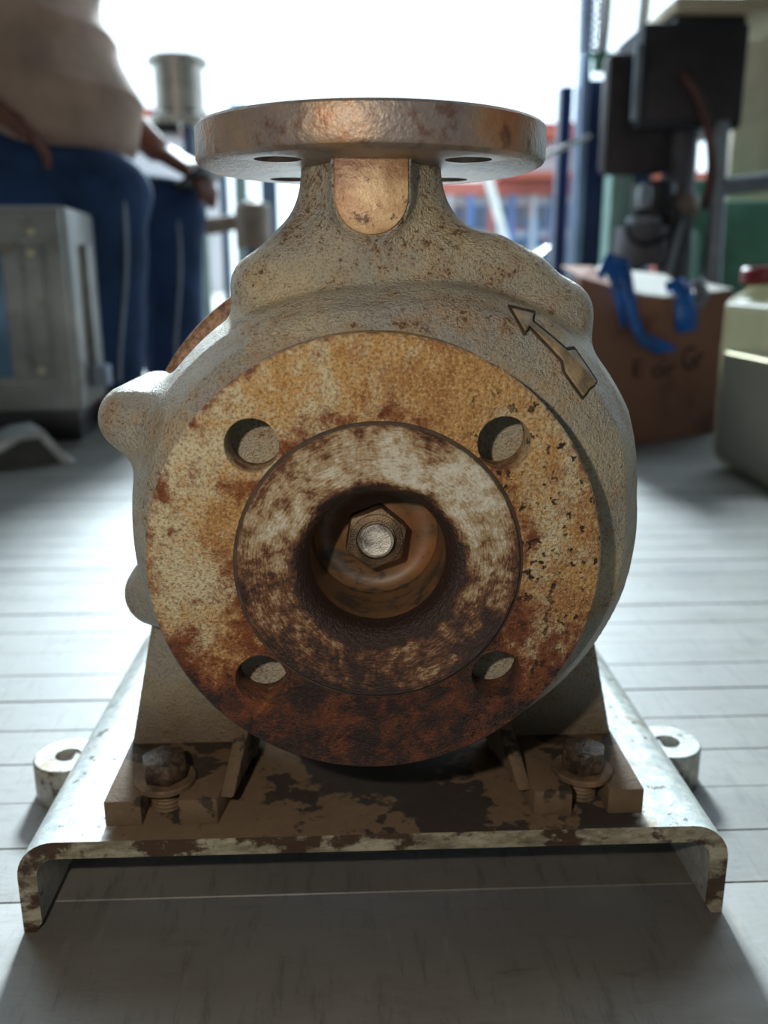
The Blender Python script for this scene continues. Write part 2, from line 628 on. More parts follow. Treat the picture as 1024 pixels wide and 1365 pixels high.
def extr(d2, h, h0, h1):
    w = np.abs(h - (h0 + h1) / 2) - (h1 - h0) / 2
    return np.minimum(np.maximum(d2, w), 0) + np.hypot(np.maximum(d2, 0), np.maximum(w, 0))


def sd_cone(X, Y, Z, a, b, ra, rb):
    """tapered capsule from a to b"""
    a = np.array(a, np.float32)
    b = np.array(b, np.float32)
    ba = b - a
    l2 = float(ba @ ba)
    q = np.clip(((X - a[0]) * ba[0] + (Y - a[1]) * ba[1] + (Z - a[2]) * ba[2]) / l2, 0, 1)
    d = np.sqrt((X - a[0] - q * ba[0]) ** 2 + (Y - a[1] - q * ba[1]) ** 2 + (Z - a[2] - q * ba[2]) ** 2)
    return d - (ra + (rb - ra) * q)


def sd_ell(X, Y, Z, c, r):
    k0 = np.sqrt(((X - c[0]) / r[0]) ** 2 + ((Y - c[1]) / r[1]) ** 2 + ((Z - c[2]) / r[2]) ** 2)
    return (k0 - 1) * min(r)


# ------------------------------------------------------------------ the setting
floor = box('floor', (-2600, -2600, -40), (2600, 2600, -6), 'gap')
struct(floor)
BW, GAP = 40.2, 0.6
bm = bmesh.new()
bm_box(bm, (-2500, GAP / 2, -8), (2500, BW - GAP / 2, 0), 0.35, 1)
board0 = from_bm('floor_board', bm, 'board', floor)
y0 = 47.8
k = 0
for i in range(60):
    o = board0 if i == 0 else board0.copy()
    if i:
        COL.objects.link(o)
        o.parent = floor
    o.location = (random.uniform(-0.03, 0.03), (y0 + i * BW) * 0.001, random.choice((0, -0.0002, -0.0004)))
rest0, rest1 = y0, y0 + 60 * BW
for i in range(10):
    box('floor_board', (-2500, rest0 - 260 * (i + 1) + 0.3, -8), (2500, rest0 - 260 * i - 0.3, 0), 'board', floor, 0.35)
yard = box('ground', (-30000, rest1 + 2, -60), (30000, 40000, -10), 'yard')
struct(yard)
struct(box('wall_left', (-2600, -2600, 0), (-2500, 2350, 3200), 'wall'))
struct(box('wall_right', (2500, -2600, 0), (2600, 2350, 3200), 'wall'))
struct(box('wall_rear', (-2500, -2600, 0), (2500, -2500, 3200), 'wall'))
struct(box('ceiling', (-2600, -2600, 3200), (2600, 2350, 3280), 'roofing'))

# ------------------------------------------------------------------ the pump
ZA = 176.7           # shaft axis above the floor
ZT = 45.0            # top of base plate
pump = empty('centrifugal_pump', 'rusty end suction centrifugal pump bolted to a folded steel base plate on pale boards', 'pump')

SA = [(50, 1.10), (90, 0.97), (145, 1.0), (180, 0.985), (205, 0.985), (270, 1.0), (345, 1.08), (368, 1.085), (384, 1.125)]
S_ANG = np.radians([a - 360 for a, _ in SA] + [a for a, _ in SA] + [410])
S_VAL = np.array([v for _, v in SA] * 2 + [1.10])
BODY = [(0, 12), (44, 12), (46, 27), (66, 24), (78, 24), (90, 30), (97, 41), (101, 58), (102.5, 80), (100, 106), (0, 106)]
LUMP = [(-44, 60), (-44, 97), (-34, 102), (48, 104), (60, 98), (70, 60)]


def casing_sdf(X, Y, Z):
    """pump casing in axis coordinates"""
    rho = np.hypot(X, Z)
    th = np.arctan2(Z, X)
    s = np.interp(th, S_ANG, S_VAL).astype(np.float32)
    s = 1 + (s - 1) * np.clip((rho - 40) / 40, 0, 1)
    d = sd_poly(rho / s, Y, BODY) - 2.0
    lump = extr(sd_poly(X, Z, LUMP) - 0, Y, 64, 106) - 13
    neck = extr(np.hypot(X, Y - 82) - 28.5, Z, 90, 146)
    up_ = smin(lump, neck, 30)
    d = smin(d, up_, 5)
    boss = extr(np.maximum(np.hypot(X + 1, np.minimum(Z - 129.5, 0)) - 13.5, Z - 146), Y, 44, 84) - 1.5
    d = smin(d, boss, 7)
    for bx_, bz_, yy0, yy1, r_ in ((-98, 45, 58, 108, 14), (-97, -37, 76, 108, 15), (77, 86, 64, 108, 13), (98, -46, 80, 110, 13)):
        d = smin(d, sd_cone(X, Y, Z, (bx_, yy0, bz_), (bx_, yy1, bz_), r_, r_), 12)
    for sg in (-1, 1):
        w = [(sg * 118, -128), (sg * 60, -128), (sg * 44, -50), (sg * 101, -50)]
        d = smin(d, extr(sd_poly(X, Z, w), Y, 90, 106) - 2, 10)
    bore = extr(rho - 26.5, Y, -10, 66)
    return np.maximum(d, -bore)


def up_z(pos):
    return pos + np.array([0, 0, ZA], np.float32)


pos, fc = nets(casing_sdf, (-136, 8, -132), (140, 124, 150), 1.7)
casing = mesh_obj('volute_casing', up_z(pos), fc, 'casing', pump, True)
casing['label'] = 'silver grey painted cast casing with tan stains'

# raised arrow on the casing shoulder
ARW = [(50.7, 89.8), (60.9, 87.5), (59.3, 84.5), (72.2, 74.0), (76.0, 74.2), (84.6, 61.8), (80.9, 59.8), (77.8, 56.3), (70.3, 66.0), (69.5, 70.0), (57.3, 82.5), (55.1, 80.0)]


def arrow_sdf(X, Y, Z):
    c = casing_sdf(X, Y, Z)
    return np.maximum(np.maximum(sd_poly(X, Z, ARW) + 0.4, c - 1.7), -(c + 2))


pos, fc = nets(arrow_sdf, (44, 18, 46), (93, 75, 95), 0.55)
arrow = mesh_obj('direction_arrow', up_z(pos), fc, 'arrow', pump, True)
arrow['label'] = 'raised cast arrow pointing towards the outlet'


def outline_sdf(X, Y, Z):
    c = casing_sdf(X, Y, Z)
    return np.maximum(np.maximum(np.abs(sd_poly(X, Z, ARW) - 0.1) - 0.6, c - 0.45), -(c + 2))


pos, fc = nets(outline_sdf, (44, 18, 46), (93, 75, 95), 0.5)
mesh_obj('arrow_outline', up_z(pos), fc, 'grime', arrow, True)

# suction flange
sf = lathe('suction_flange', [(0, 0), (81.6, 0), (82.5, 1.0), (82.5, 15), (81.5, 16), (0, 16)], 'flange', pump, 'y', 160, (-1.3, 0, ZA))
cut = [lathe('cutter', [(0, -5), (31.2, -5), (31.2, 30), (0, 30)], 'flange', None, 'y', 96, (0, 0, ZA))]
for a in (45, 135, 225, 315):
    cut.append(lathe('cutter', [(0, -5), (9.6, -5), (9.6, 30), (0, 30)], 'flange', None, 'y', 48,
                     (62.5 * math.cos(math.radians(a)), 0, ZA + 62.5 * math.sin(math.radians(a)))))
boolean(sf, cut, 0.6)
sf['label'] = 'round ochre and dark brown rusted flange with four bolt holes'
prof = [(25.6, 62), (25.6, 9), (27.0, 3), (29.2, -0.6), (30.8, -2.2)]
r_ = 31.4
while r_ < 49.6:
    prof += [(r_, -2.5), (r_ + 0.55, -2.43)]
    r_ += 1.1
prof += [(50.2, -2.6), (51.0, -1.8), (51.2, 0.3)]
rf = lathe('raised_face', prof, 'raised', pump, 'y', 144, (0, 0, ZA), 60)
rf['label'] = 'raised gasket face with fine concentric grooves'
lathe('face_step', [(51.0, 0.4), (51.0, -0.5), (52.2, -0.4), (52.6, 0.1)], 'grime', pump, 'y', 96, (0, 0, ZA))
lathe('suction_bore', [(25.55, 12), (25.4, 61.5), (25.8, 61.5), (25.8, 12)], 'sludge', pump, 'y', 72, (0, 0, ZA))

# impeller seen through the bore
imp = lathe('impeller', [(25.3, 40), (24, 43), (20, 45), (15, 43), (13, 41), (0, 40), (0, 60), (25.3, 60)], 'sludge', pump, 'y', 72, (0, 0, ZA), 50)
imp['label'] = 'orange brown coated impeller hub inside the suction bore'

def hexa(r, n=6, ph=0.0):
    return [(r * math.cos(2 * PI * i / n + ph), r * math.sin(2 * PI * i / n + ph)) for i in range(n)]


nut = prism('impeller_nut', [(a, b + ZA) for a, b in hexa(13.2, ph=0.35)], 32, 41, 'nut', pump, 'y', 1.2)
lathe('nut_collar', [(10.4, 32.4), (10.4, 30.8), (8.0, 30.4), (7.4, 32.5)], 'nut', nut, 'y', 48, (0, 0, ZA))
st = lathe('shaft_end', [(0, 28.4), (5.6, 28.4), (6.8, 29.4), (6.8, 38), (0, 38)], 'stud', pump, 'y', 40, (0, 0, ZA))
st['label'] = 'pale worn end of the threaded shaft'

# discharge flange on top
df = lathe('discharge_flange', [(0, 142.6), (66.6, 142.6), (69.4, 144.0), (70.2, 145.5), (70.2, 156.6), (69, 157.8), (0, 157.8)], 'discharge', pump, 'z', 160, (0, 81.5, ZA))
cut = [lathe('cutter', [(0, 120), (16, 120), (16, 170), (0, 170)], 'discharge', None, 'z', 48, (0, 81.5, ZA))]
for a in (45, 135, 225, 315):
    cut.append(lathe('cutter', [(0, 130), (8.8, 130), (8.8, 170), (0, 170)], 'discharge', None, 'z', 40,
                     (50 * math.cos(math.radians(a)), 81.5 + 50 * math.sin(math.radians(a)), ZA)))
boolean(df, cut, 0.5)
df['label'] = 'round brown grey flange on the upright outlet'
prism('gauge_boss', [(-14.8, 145)] + [(-1 + 13.8 * math.cos(a), 129.5 + 13.8 * math.sin(a)) for a in np.linspace(PI, 2 * PI, 20)] + [(12.8, 145)],
      41.2, 50, 'boss', pump, 'y', 1.0, Matrix.Translation((0, 0, ZA)))['label'] = 'tan rust stained tongue shaped boss under the outlet flange'

# rear cover
lathe('rear_cover', [(0, 108), (109, 108), (111.5, 110), (112, 114), (112, 124), (110, 126), (58, 126), (52, 132), (48, 170), (30, 172), (0, 172)], 'cover', pump, 'y', 120, (0, 0, ZA))['label'] = 'brown rusted round cover plate behind the casing'
lathe('shaft', [(0, 236), (12, 236), (12, 262), (11, 263), (0, 263)], 'stud', pump, 'y', 32, (0, 0, ZA))

br = lathe('light_block_bracket', [(0, 150), (54, 150), (56, 156), (56, 232), (50, 238), (26, 240), (0, 240)], 'cover', pump, 'y', 64, (0, 0, ZA))  # unseen bearing housing, added to block sun from behind the casing
prism('light_block_foot', [(-92, ZT), (92, ZT), (88, ZT + 26), (48, ZT + 100), (-48, ZT + 100), (-88, ZT + 26)], 178, 206, 'cover', br, 'y', 2.0)  # wide foot added to keep back light off the plate

# feet
for sg in (-1, 1):
    slot = [(sg * (95 + 8 * math.cos(a)), 54 + 8 * math.sin(a)) for a in np.linspace(0, PI, 12)]
    poly = [(sg * 119, 38.5), (sg * 103, 38.5)] + slot + [(sg * 87, 38.5), (sg * 70, 38.5), (sg * 61, 92), (sg * 61, 108), (sg * 119, 108)]
    ft = prism('foot', poly, ZT, ZT + 12.2, 'foot', pump, 'z', 0.8)
    prism('rib', [(43, ZT + 10), (91, ZT + 10), (91, ZT + 40)], -3.2, 3.2, 'foot', ft, 'x', 0.9,
          Matrix.Translation((sg * 66.5, 43, 0)) @ Matrix.Rotation(math.radians(sg * 9.0), 4, 'Z') @ Matrix.Translation((0, -43, 0)))
    bx_, by_ = sg * 95, 54
    lathe('washer', [(8, ZT + 12.2), (13.4, ZT + 12.2), (13.6, ZT + 14.2), (13, ZT + 14.8), (8, ZT + 14.8)], 'washer', pump, 'z', 40, (bx_, by_, 0), closed=True)
    bolt = prism('bolt', hexa(10.4, ph=0.2 * sg), ZT + 14.8, ZT + 25, 'bolt', pump, 'z', 1.1, Matrix.Translation((bx_, by_, 0)))
    lathe('shank', [(0, ZT + 0.3), (6.2, ZT + 0.3)] + [(6.2 if i % 2 else 6.9, ZT + 0.6 + i * 0.95) for i in range(15)] + [(0, ZT + 14.8)], 'washer', bolt, 'z', 24, (bx_, by_, 0))

# base plate: folded channel
def channel(outer, ztop, tk, ro):
    def arc(cx, cz, r, a0, a1, n=10):
        return [(cx + r * math.cos(a), cz + r * math.sin(a)) for a in np.linspace(a0, a1, n)]
    ri = ro - tk
    L, R = -outer, outer
    p = [(L, 0.0)] + arc(L + ro, ztop - ro, ro, PI, PI / 2) + arc(R - ro, ztop - ro, ro, PI / 2, 0) + [(R, 0.0)]
    p += [(R - 5, 0)] + [(R - tk, 5)] + arc(R - ro, ztop - ro, ri, 0, PI / 2) + arc(L + ro, ztop - ro, ri, PI / 2, PI) + [(L + tk, 5), (L + 5, 0)]
    return p


plate = prism('base_plate', channel(155.2, ZT, 8.2, 17), 28.2, 262, 'plate', pump, 'y', 0.0)
plate['label'] = 'folded steel base plate with turned down edges'
me = plate.data
me.materials.append(M['plate_edge'])
for p in me.polygons:
    if p.normal.y < -0.7:
        p.material_index = 1
for sg in (-1, 1):
    ear = lathe('mounting_ear', [(7, 22), (17.4, 22), (18.4, 21), (18.4, 0.2), (7, 0.2)], 'plate', plate, 'z', 48, (sg * 168, 140, 0), closed=True)
    bm = bmesh.new()
    bm_box(bm, (sg * 160 - 5.5, 122.5, 0.2), (sg * 160 + 5.5, 157.5, 20.8), 1.0)
    from_bm('ear_bridge', bm, 'plate', plate, 40)

#@@BACKGROUND@@
# ------------------------------------------------------------------ seated person
M['shirt'] = plain('dull_beige_shirt', (180, 152, 136), 0.8, 0, 0.12, 9, 0.0, 0.2)
M['skin'] = plain('brown_skin', (122, 78, 62), 0.55, 0, 0.12, 20, 0.0, 0.4)
M['navy'] = plain('navy_track_trousers', (50, 74, 112), 0.8, 0, 0.2, 8, 0.0, 0.2)
M['piping'] = plain('pale_grey_piping', (150, 160, 176), 0.7, 0, 0.1, 20)
M['hair'] = plain('black_hair', (22, 18, 16), 0.6, 0, 0.3, 60, 0.4)
M['black'] = plain('black_plastic', (22, 23, 26), 0.4, 0, 0.2, 30)
M['sandal'] = plain('dark_sandal_rubber', (34, 30, 28), 0.7, 0, 0.2, 30)

person = empty('person', 'seated person in beige shirt and navy piped trousers holding a phone on the lap', 'person', (-700, 1620, 0))
PX, PY = -700, 1620


def local(pos):
    return pos - np.array([PX, PY, 0], np.float32)


NEAR_HIP, NEAR_KNEE, NEAR_ANK = (-720, 1545, 478), (-462, 1500, 428), (-490, 1490, 70)
FAR_HIP, FAR_KNEE, FAR_ANK = (-720, 1700, 478), (-405, 1800, 412), (-425, 1800, 70)


def trousers_sdf(X, Y, Z):
    d = sd_ell(X, Y, Z, (-725, 1622, 490), (140, 175, 110))
    for h, k_, a_ in ((NEAR_HIP, NEAR_KNEE, NEAR_ANK), (FAR_HIP, FAR_KNEE, FAR_ANK)):
        leg = smin(sd_cone(X, Y, Z, h, k_, 92, 72), sd_cone(X, Y, Z, k_, a_, 72, 66), 22)
        d = smin(d, leg, 40)
    fold = 2.5 * np.sin(Z * 0.045 + X * 0.03) * np.sin(Y * 0.04)
    return np.maximum(d + fold, 62 - Z)


def shirt_sdf(X, Y, Z):
    d = sd_ell(X, Y, Z, (-590, 1625, 590), (168, 182, 155))
    d = smin(d, sd_ell(X, Y, Z, (-640, 1625, 800), (150, 190, 210)), 90)
    d = smin(d, sd_cone(X, Y, Z, (-690, 1475, 985), (-690, 1775, 985), 78, 78), 70)
    d = smin(d, sd_cone(X, Y, Z, (-690, 1455, 975), (-760, 1420, 760), 72, 62), 35)
    d = smin(d, sd_cone(X, Y, Z, (-760, 1420, 760), (-700, 1420, 640), 62, 56), 25)
    d = smin(d, sd_cone(X, Y, Z, (-690, 1800, 975), (-640, 1850, 745), 70, 60), 35)
    d = smin(d, sd_cone(X, Y, Z, (-640, 1850, 745), (-540, 1830, 660), 60, 52), 25)
    u = Z + 0.42 * X + 14 * np.sin(X * 0.02) + 10 * np.sin(Y * 0.015)
    fold = 11.0 * (np.abs(np.sin(u * 0.030)) ** 0.7 - 0.75) * np.clip((X + 660) / 110, 0, 1) * np.clip((Z - 500) / 60, 0.15, 1)
    d = d + fold
    return np.maximum(d, 468 - Z + 0.35 * (X + 480))


def hand(d, X, Y, Z, wrist, tip, side, curl):
    """palm, four unequal bent fingers and a thumb leaving the side of the palm"""
    w, tp, sd, cu = [np.array(v, float) for v in (wrist, tip, side, curl)]
    dr = tp / np.linalg.norm(tp)
    sd = sd / np.linalg.norm(sd)
    cu = cu / np.linalg.norm(cu)
    for q in (-24, -8, 8, 24):
        d = smin(d, sd_cone(X, Y, Z, w + sd * q * 0.6, w + dr * 85 + sd * q, 17, 14), 8)
    for q, ln in ((-29, 62), (-10, 74), (10, 80), (29, 70)):
        a = w + dr * 86 + sd * q
        b = a + dr * ln * 0.42 + cu * ln * 0.18
        c = b + dr * ln * 0.2 + cu * ln * 0.34
        e = c - dr * ln * 0.05 + cu * ln * 0.24
        fg = np.minimum(np.minimum(sd_cone(X, Y, Z, a, b, 10, 9.3), sd_cone(X, Y, Z, b, c, 9.3, 8.6)), sd_cone(X, Y, Z, c, e, 8.6, 7.6))
        d = smin(d, fg, 4)
    a = w + dr * 32 + sd * 30
    b = a + dr * 28 + sd * 24 + cu * 12
    c = b + dr * 30 + sd * 4 + cu * 14
    d = smin(d, np.minimum(sd_cone(X, Y, Z, a, b, 14, 11.5), sd_cone(X, Y, Z, b, c, 11.5, 9)), 7)
    return d


def body_sdf(X, Y, Z):
    d = sd_cone(X, Y, Z, (-690, 1625, 1000), (-672, 1625, 1110), 62, 54)                       # neck
    head = sd_ell(X, Y, Z, (-640, 1625, 1190), (98, 76, 112))
    head = smin(head, sd_ell(X, Y, Z, (-610, 1625, 1140), (72, 58, 66)), 30)                   # jaw
    head = smin(head, sd_cone(X, Y, Z, (-545, 1625, 1192), (-530, 1625, 1162), 9, 15), 12)     # nose
    head = smin(head, sd_cone(X, Y, Z, (-548, 1600, 1128), (-548, 1650, 1128), 8, 8), 8)       # lips
    for yy in (1552, 1698):
        head = smin(head, sd_ell(X, Y, Z, (-645, yy, 1175), (20, 9, 32)), 6)                   # ears
    for yy in (1597, 1653):
        head = np.maximum(head, -sd_ell(X, Y, Z, (-535, yy, 1196), (16, 17, 11)))              # eye sockets
        head = np.minimum(head, sd_ell(X, Y, Z, (-556, yy, 1196), (12, 14, 10)))
    d = smin(d, head, 25)
    d = smin(d, sd_ell(X, Y, Z, (-680, 1625, 880), (100, 150, 160)), 60)
    d = smin(d, sd_ell(X, Y, Z, (-700, 1625, 560), (90, 130, 200)), 60)
    # near arm resting on the thigh
    d = np.minimum(d, sd_cone(X, Y, Z, (-745, 1425, 730), (-680, 1440, 592), 44, 30))
    d = hand(d, X, Y, Z, (-676, 1440, 588), (0.80, 0.15, -0.5), (0.2, -1, 0.1), (0.2, 0.1, -1))
    # far arm, hand over the knee holding the phone
    far = sd_cone(X, Y, Z, (-560, 1830, 670), (-428, 1780, 548), 44, 29)
    far = hand(far, X, Y, Z, (-424, 1778, 545), (0.80, -0.2, -0.45), (0.3, 1, 0.2), (0.1, -0.25, -1))
    d = np.minimum(d, far)
    # feet and shins
    for a_, k_ in ((NEAR_ANK, NEAR_KNEE), (FAR_ANK, FAR_KNEE)):
        d = np.minimum(d, sd_cone(X, Y, Z, k_, a_, 50, 36))
        ft = smin(sd_cone(X, Y, Z, (a_[0] - 30, a_[1], 44), (a_[0] + 120, a_[1], 32), 34, 19), sd_cone(X, Y, Z, (a_[0], a_[1], 90), (a_[0], a_[1], 50), 36, 36), 15)
        d = smin(d, np.maximum(ft, 14 - Z), 12)
        for q, lx in ((-26, 150), (-12, 158), (3, 160), (17, 160), (32, 162)):
            d = smin(d, sd_cone(X, Y, Z, (a_[0] + 105, a_[1] + q * 0.8, 27), (a_[0] + lx, a_[1] + q, 23), 9, 9), 4)
    return d


pos, fc = nets(body_sdf, (-880, 1360, 8), (-250, 1920, 1320), 5.0)
mesh_obj('body', local(pos), fc, 'skin', person, True)
pos, fc = nets(trousers_sdf, (-900, 1390, 50), (-300, 1900, 620), 7.0)
mesh_obj('trousers', local(pos), fc, 'navy', person, True)['label'] = 'navy trousers with pale side piping'
pos, fc = nets(shirt_sdf, (-880, 1330, 380), (-380, 1930, 1090), 7.0)
mesh_obj('shirt', local(pos), fc, 'shirt', person, True)['label'] = 'creased dull beige shirt'


def hair_sdf(X, Y, Z):
    d = sd_ell(X, Y, Z, (-648, 1625, 1205), (106, 84, 114))
    return np.maximum(np.maximum(d, 1180 - Z + 0.9 * (X + 640)), -(d + 14))


pos, fc = nets(hair_sdf, (-770, 1530, 1060), (-520, 1720, 1330), 5.0)
mesh_obj('hair', local(pos), fc, 'hair', person, True)
for ank, kn in ((NEAR_ANK, NEAR_KNEE), (FAR_ANK, FAR_KNEE)):
    # side stripe of each leg, lying on the cloth
    yy = -72 if ank is NEAR_ANK else -71
    pts = []
    for q in np.linspace(0.04, 0.97, 14):
        cx = kn[0] + (ank[0] - kn[0]) * q + (40 if ank is NEAR_ANK else 26) + 6 * math.sin(q * 5)
        cz = kn[2] + (ank[2] - kn[2]) * q
        cy = kn[1] + (ank[1] - kn[1]) * q - (72 + (66 - 72) * q) * (0.85 if ank is NEAR_ANK else 0.94)
        pts.append((cx - PX, cy - PY, cz))
    tube('side_piping', pts, 4.0, 'piping', person, 8)
    prism('sandal_sole', [(ank[0] - 66 - PX, ank[1] - 36 - PY), (ank[0] + 120 - PX, ank[1] - 48 - PY), (ank[0] + 172 - PX, ank[1] - 20 - PY),
                          (ank[0] + 172 - PX, ank[1] + 34 - PY), (ank[0] + 110 - PX, ank[1] + 46 - PY), (ank[0] - 66 - PX, ank[1] + 34 - PY)], 1, 15, 'sandal', person, 'z', 3)

ph = empty('mobile_phone', 'dark mobile phone held by the seated person above the knee', 'phone', (-330, 1755, 480))
mt = Matrix.Rotation(math.radians(-12), 4, 'Z') @ Matrix.Rotation(math.radians(-32), 4, 'Y')
o = box('phone_case', (-40, -72, -5), (40, 72, 4), 'black', ph, 3)
o.data.transform(mt)
M['screen'] = plain('dark_glass_screen', (18, 22, 30), 0.5, 0, 0.1, 10)
o = box('screen', (-36, -67, 4), (36, 67, 4.8), 'screen', ph)
o.data.transform(mt)

stool = empty('stool', 'low dark stool under the seated person', 'stool', (-730, 1622, 0))
M['stool'] = plain('dark_stool_paint', (46, 44, 48), 0.6, 0, 0.2, 12)
lathe('seat', [(0, 352), (158, 352), (170, 358), (172, 368), (165, 376), (0, 376)], 'stool', stool, 'z', 48)
for sx in (-1, 1):
    for sy in (-1, 1):
        tube('leg', [(sx * 100, sy * 100, 354), (sx * 135, sy * 135, 1)], 14, 'stool', stool, 12)
for sx in (-1, 1):
    tube('stretcher', [(sx * 118, -118, 180), (sx * 118, 118, 180)], 9, 'stool', stool, 10)

# ------------------------------------------------------------------ grey metal cabinet and folded bracket on the left
t = NT('galvanised_grey_cabinet')
n1 = t.noise(9, 5, 0.6)
c = t.mix(t.step(n1, 0.35, 0.65), (134, 136, 134), (164, 162, 156))
c = t.mix(t.math('MULTIPLY', t.step(t.noise(30, 4, 0.6), 0.56, 0.7), 0.5), c, (120, 92, 74))
M['cabinet'] = t.done(c, 0.42, 0.35)
M['cabinet_glass'] = plain('blue_grey_panel', (104, 138, 168), 0.25, 0.2, 0.12, 5)
M['screw'] = plain('brass_screw', (200, 190, 160), 0.35, 0.5, 0.1, 60)
cab = empty('metal_cabinet', 'grey metal equipment cabinet with a recessed panel standing beside the person', 'cabinet', (-622, 1278, 0))
cb = []
RZ = Matrix.Rotation(math.radians(3), 4, 'Z')


def cbox(name, lo, hi, mat, par, bev=0.0):
    o = box(name, lo, hi, mat, par, bev)
    o.data.transform(RZ)
    return o


cbox('body', (-180, -100, 58), (162, 90, 386), 'cabinet', cab, 10)
dr_ = cbox('door', (-176, -112, 62), (154, -100, 382), 'cabinet', cab, 5)
for nm, lo, hi in (('frame_bead', (-150, -116, 104), (128, -112, 112)), ('frame_bead', (-150, -116, 330), (128, -112, 338)),
                   ('frame_bead', (120, -116, 112), (128, -112, 330)), ('frame_bead', (86, -115, 112), (92, -112, 330))):
    cbox(nm, lo, hi, 'cabinet', dr_, 1.2)
cbox('window_panel', (-140, -114.5, 118), (58, -112, 324), 'cabinet_glass', dr_, 0.6)
for sx, sz in ((104, 128), (104, 314), (108, 346)):
    o = lathe('screw', [(0, 0), (7, 0), (6, 3), (0, 4)], 'screw', dr_, 'z', 20, (sx, -112, sz), rot=Matrix.Rotation(PI / 2, 4, 'X'))
    o.data.transform(RZ)
cbox('shade_plinth', (-170, -40, 0), (140, 84, 58), 'black', cab, 3)  # base made full width and black to fill in shade under the cabinet
cbox('latch_block', (164, -40, 92), (192, 0, 128), 'piping', cab, 3)
cbox('side_rail', (162, -30, 130), (174, 10, 330), 'cabinet', cab, 2)

M['bracket'] = plain('bare_sheet_steel', (196, 198, 198), 0.4, 0.2, 0.2, 14, 0.2)
M['bracket_end'] = plain('dark_open_end_shade', (76, 76, 74), 0.6, 0.1, 0.2, 20)
bk = empty('folded_bracket', 'small folded sheet steel bracket lying on the boards before the cabinet', 'bracket', (-500, 1050, 0))
mt = Matrix.Rotation(math.radians(30), 4, 'Z')
op = [(-105, 0), (-100, 14), (-20, 52), (14, 54), (52, 3), (60, 0)]
ip = [(-88, 0), (-84, 8), (-17, 41), (8, 42), (38, 0)]
prism('sheet', op + ip[::-1], -30, 60, 'bracket', bk, 'y', 0.6, mt)
prism('open_end_fill', ip, -24, -21, 'bracket_end', bk, 'y', 0.0, mt)  # dark sheet stands in for shade inside the open end

# ------------------------------------------------------------------ standing equipment behind on the left
M['alu'] = plain('dull_aluminium', (190, 184, 174), 0.32, 0.35, 0.15, 12)
M['tan_metal'] = plain('tan_grey_casting', (134, 118, 104), 0.6, 0.1, 0.2, 14)
M['pale_green'] = plain('pale_green_paint', (150, 172, 166), 0.6, 0.0, 0.12, 8)
M['blue_grey'] = plain('blue_grey_paint', (96, 116, 142), 0.5, 0.1, 0.12, 8)
md = empty('upright_motor', 'silver upright cylindrical motor on a thin grey post', 'motor', (-510, 2600, 0))
lathe('housing', [(0, 742), (72, 742), (73, 746), (73, 886), (0, 886)], 'alu', md, 'z', 48)
cp = lathe('cap', [(0, 884), (90, 884), (92, 890), (88, 902), (40, 912), (0, 914)], 'alu', md, 'z', 12)
lathe('bottom_flange', [(0, 716), (92, 716), (97, 720), (97, 736), (90, 742), (0, 742)], 'alu', md, 'z', 48)
for a in (210, 255, 300, 345, 30, 90, 150):
    lathe('flange_bolt', [(0, 742), (8, 742), (8, 752), (0, 753)], 'bolt', md, 'z', 8, (84 * math.cos(math.radians(a)), 84 * math.sin(math.radians(a)), 0))
tube('post', [(22, 0, 8), (22, 0, 716)], 20, 'blue_grey', md, 20)
box('gearbox', (-80, -45, 690), (-10, 45, 716), 'black', md, 5)
lathe('post_base', [(0, 0), (60, 0), (60, 8), (0, 12)], 'blue_grey', md, 'z', 32, (22, 0, 0))

vs = empty('shaft_coupling_stand', 'tan cylinder with a horizontal shaft on a grey stand behind the seated person', 'stand', (-300, 2560, 0))
lathe('cylinder', [(0, 360), (54, 360), (56, 364), (56, 478), (52, 484), (0, 484)], 'tan_metal', vs, 'z', 32)
lathe('cap', [(0, 484), (50, 484), (52, 492), (16, 496), (12, 506), (0, 506)], 'alu', vs, 'z', 32)
tube('shaft', [(-150, 0, 424), (-136, 0, 425), (-60, 0, 436), (0, 0, 436)], [20, 26, 24, 22], 'tan_metal', vs, 16)
tube('stand_post', [(0, 0, 6), (0, 0, 362)], 26, 'blue_grey', vs, 16)
lathe('stand_base', [(0, 0), (70, 0), (70, 8), (0, 10)], 'blue_grey', vs, 'z', 24)

for i, (xx, w_, mt_, lb) in enumerate(((-565, 60, 'pale_green', 'wide pale green steel upright beside the silver motor post'),
                                      (-470, 26, 'blue_grey', 'narrow blue grey steel upright beside the pale green one'),
                                      (-405, 46, 'pale_green', 'pale green steel upright behind the tan cylinder'),
                                      (-300, 60, 'blue_grey', 'blue grey steel upright behind the pump outlet neck'))):
    o = box('steel_upright', (-w_ / 2, -20, 0), (w_ / 2, 20, 820 if i < 3 else 700), mt_, None, 3)
    o.location = (xx * 0.001, 3.2, -0.010)
    tag(o, lb, 'post', 'steel uprights behind the person')

# ------------------------------------------------------------------ jerrycan on the right
t = NT('cloudy_white_plastic')
pr = t.n('ShaderNodeBsdfPrincipled')
pr.inputs['Base Color'].default_value = lin((222, 220, 204))
pr.inputs['Roughness'].default_value = 0.35
tl = t.n('ShaderNodeBsdfTranslucent')
tl.inputs[0].default_value = lin((226, 214, 176))
tr = t.n('ShaderNodeBsdfTransparent')
tr.inputs[0].default_value = lin((236, 232, 214))
m1 = t.n('ShaderNodeMixShader')
m1.inputs[0].default_value = 0.45
t.t.links.new(pr.outputs[0], m1.inputs[1])
t.t.links.new(tl.outputs[0], m1.inputs[2])
m2 = t.n('ShaderNodeMixShader')
m2.inputs[0].default_value = 0.78
t.t.links.new(m1.outputs[0], m2.inputs[1])
t.t.links.new(tr.outputs[0], m2.inputs[2])
t.t.links.new(m2.outputs[0], t.out.inputs[0])
M['can'] = t.m
M['oil'] = plain('dark_used_oil', (24, 20, 18), 0.3, 0, 0.2, 6)
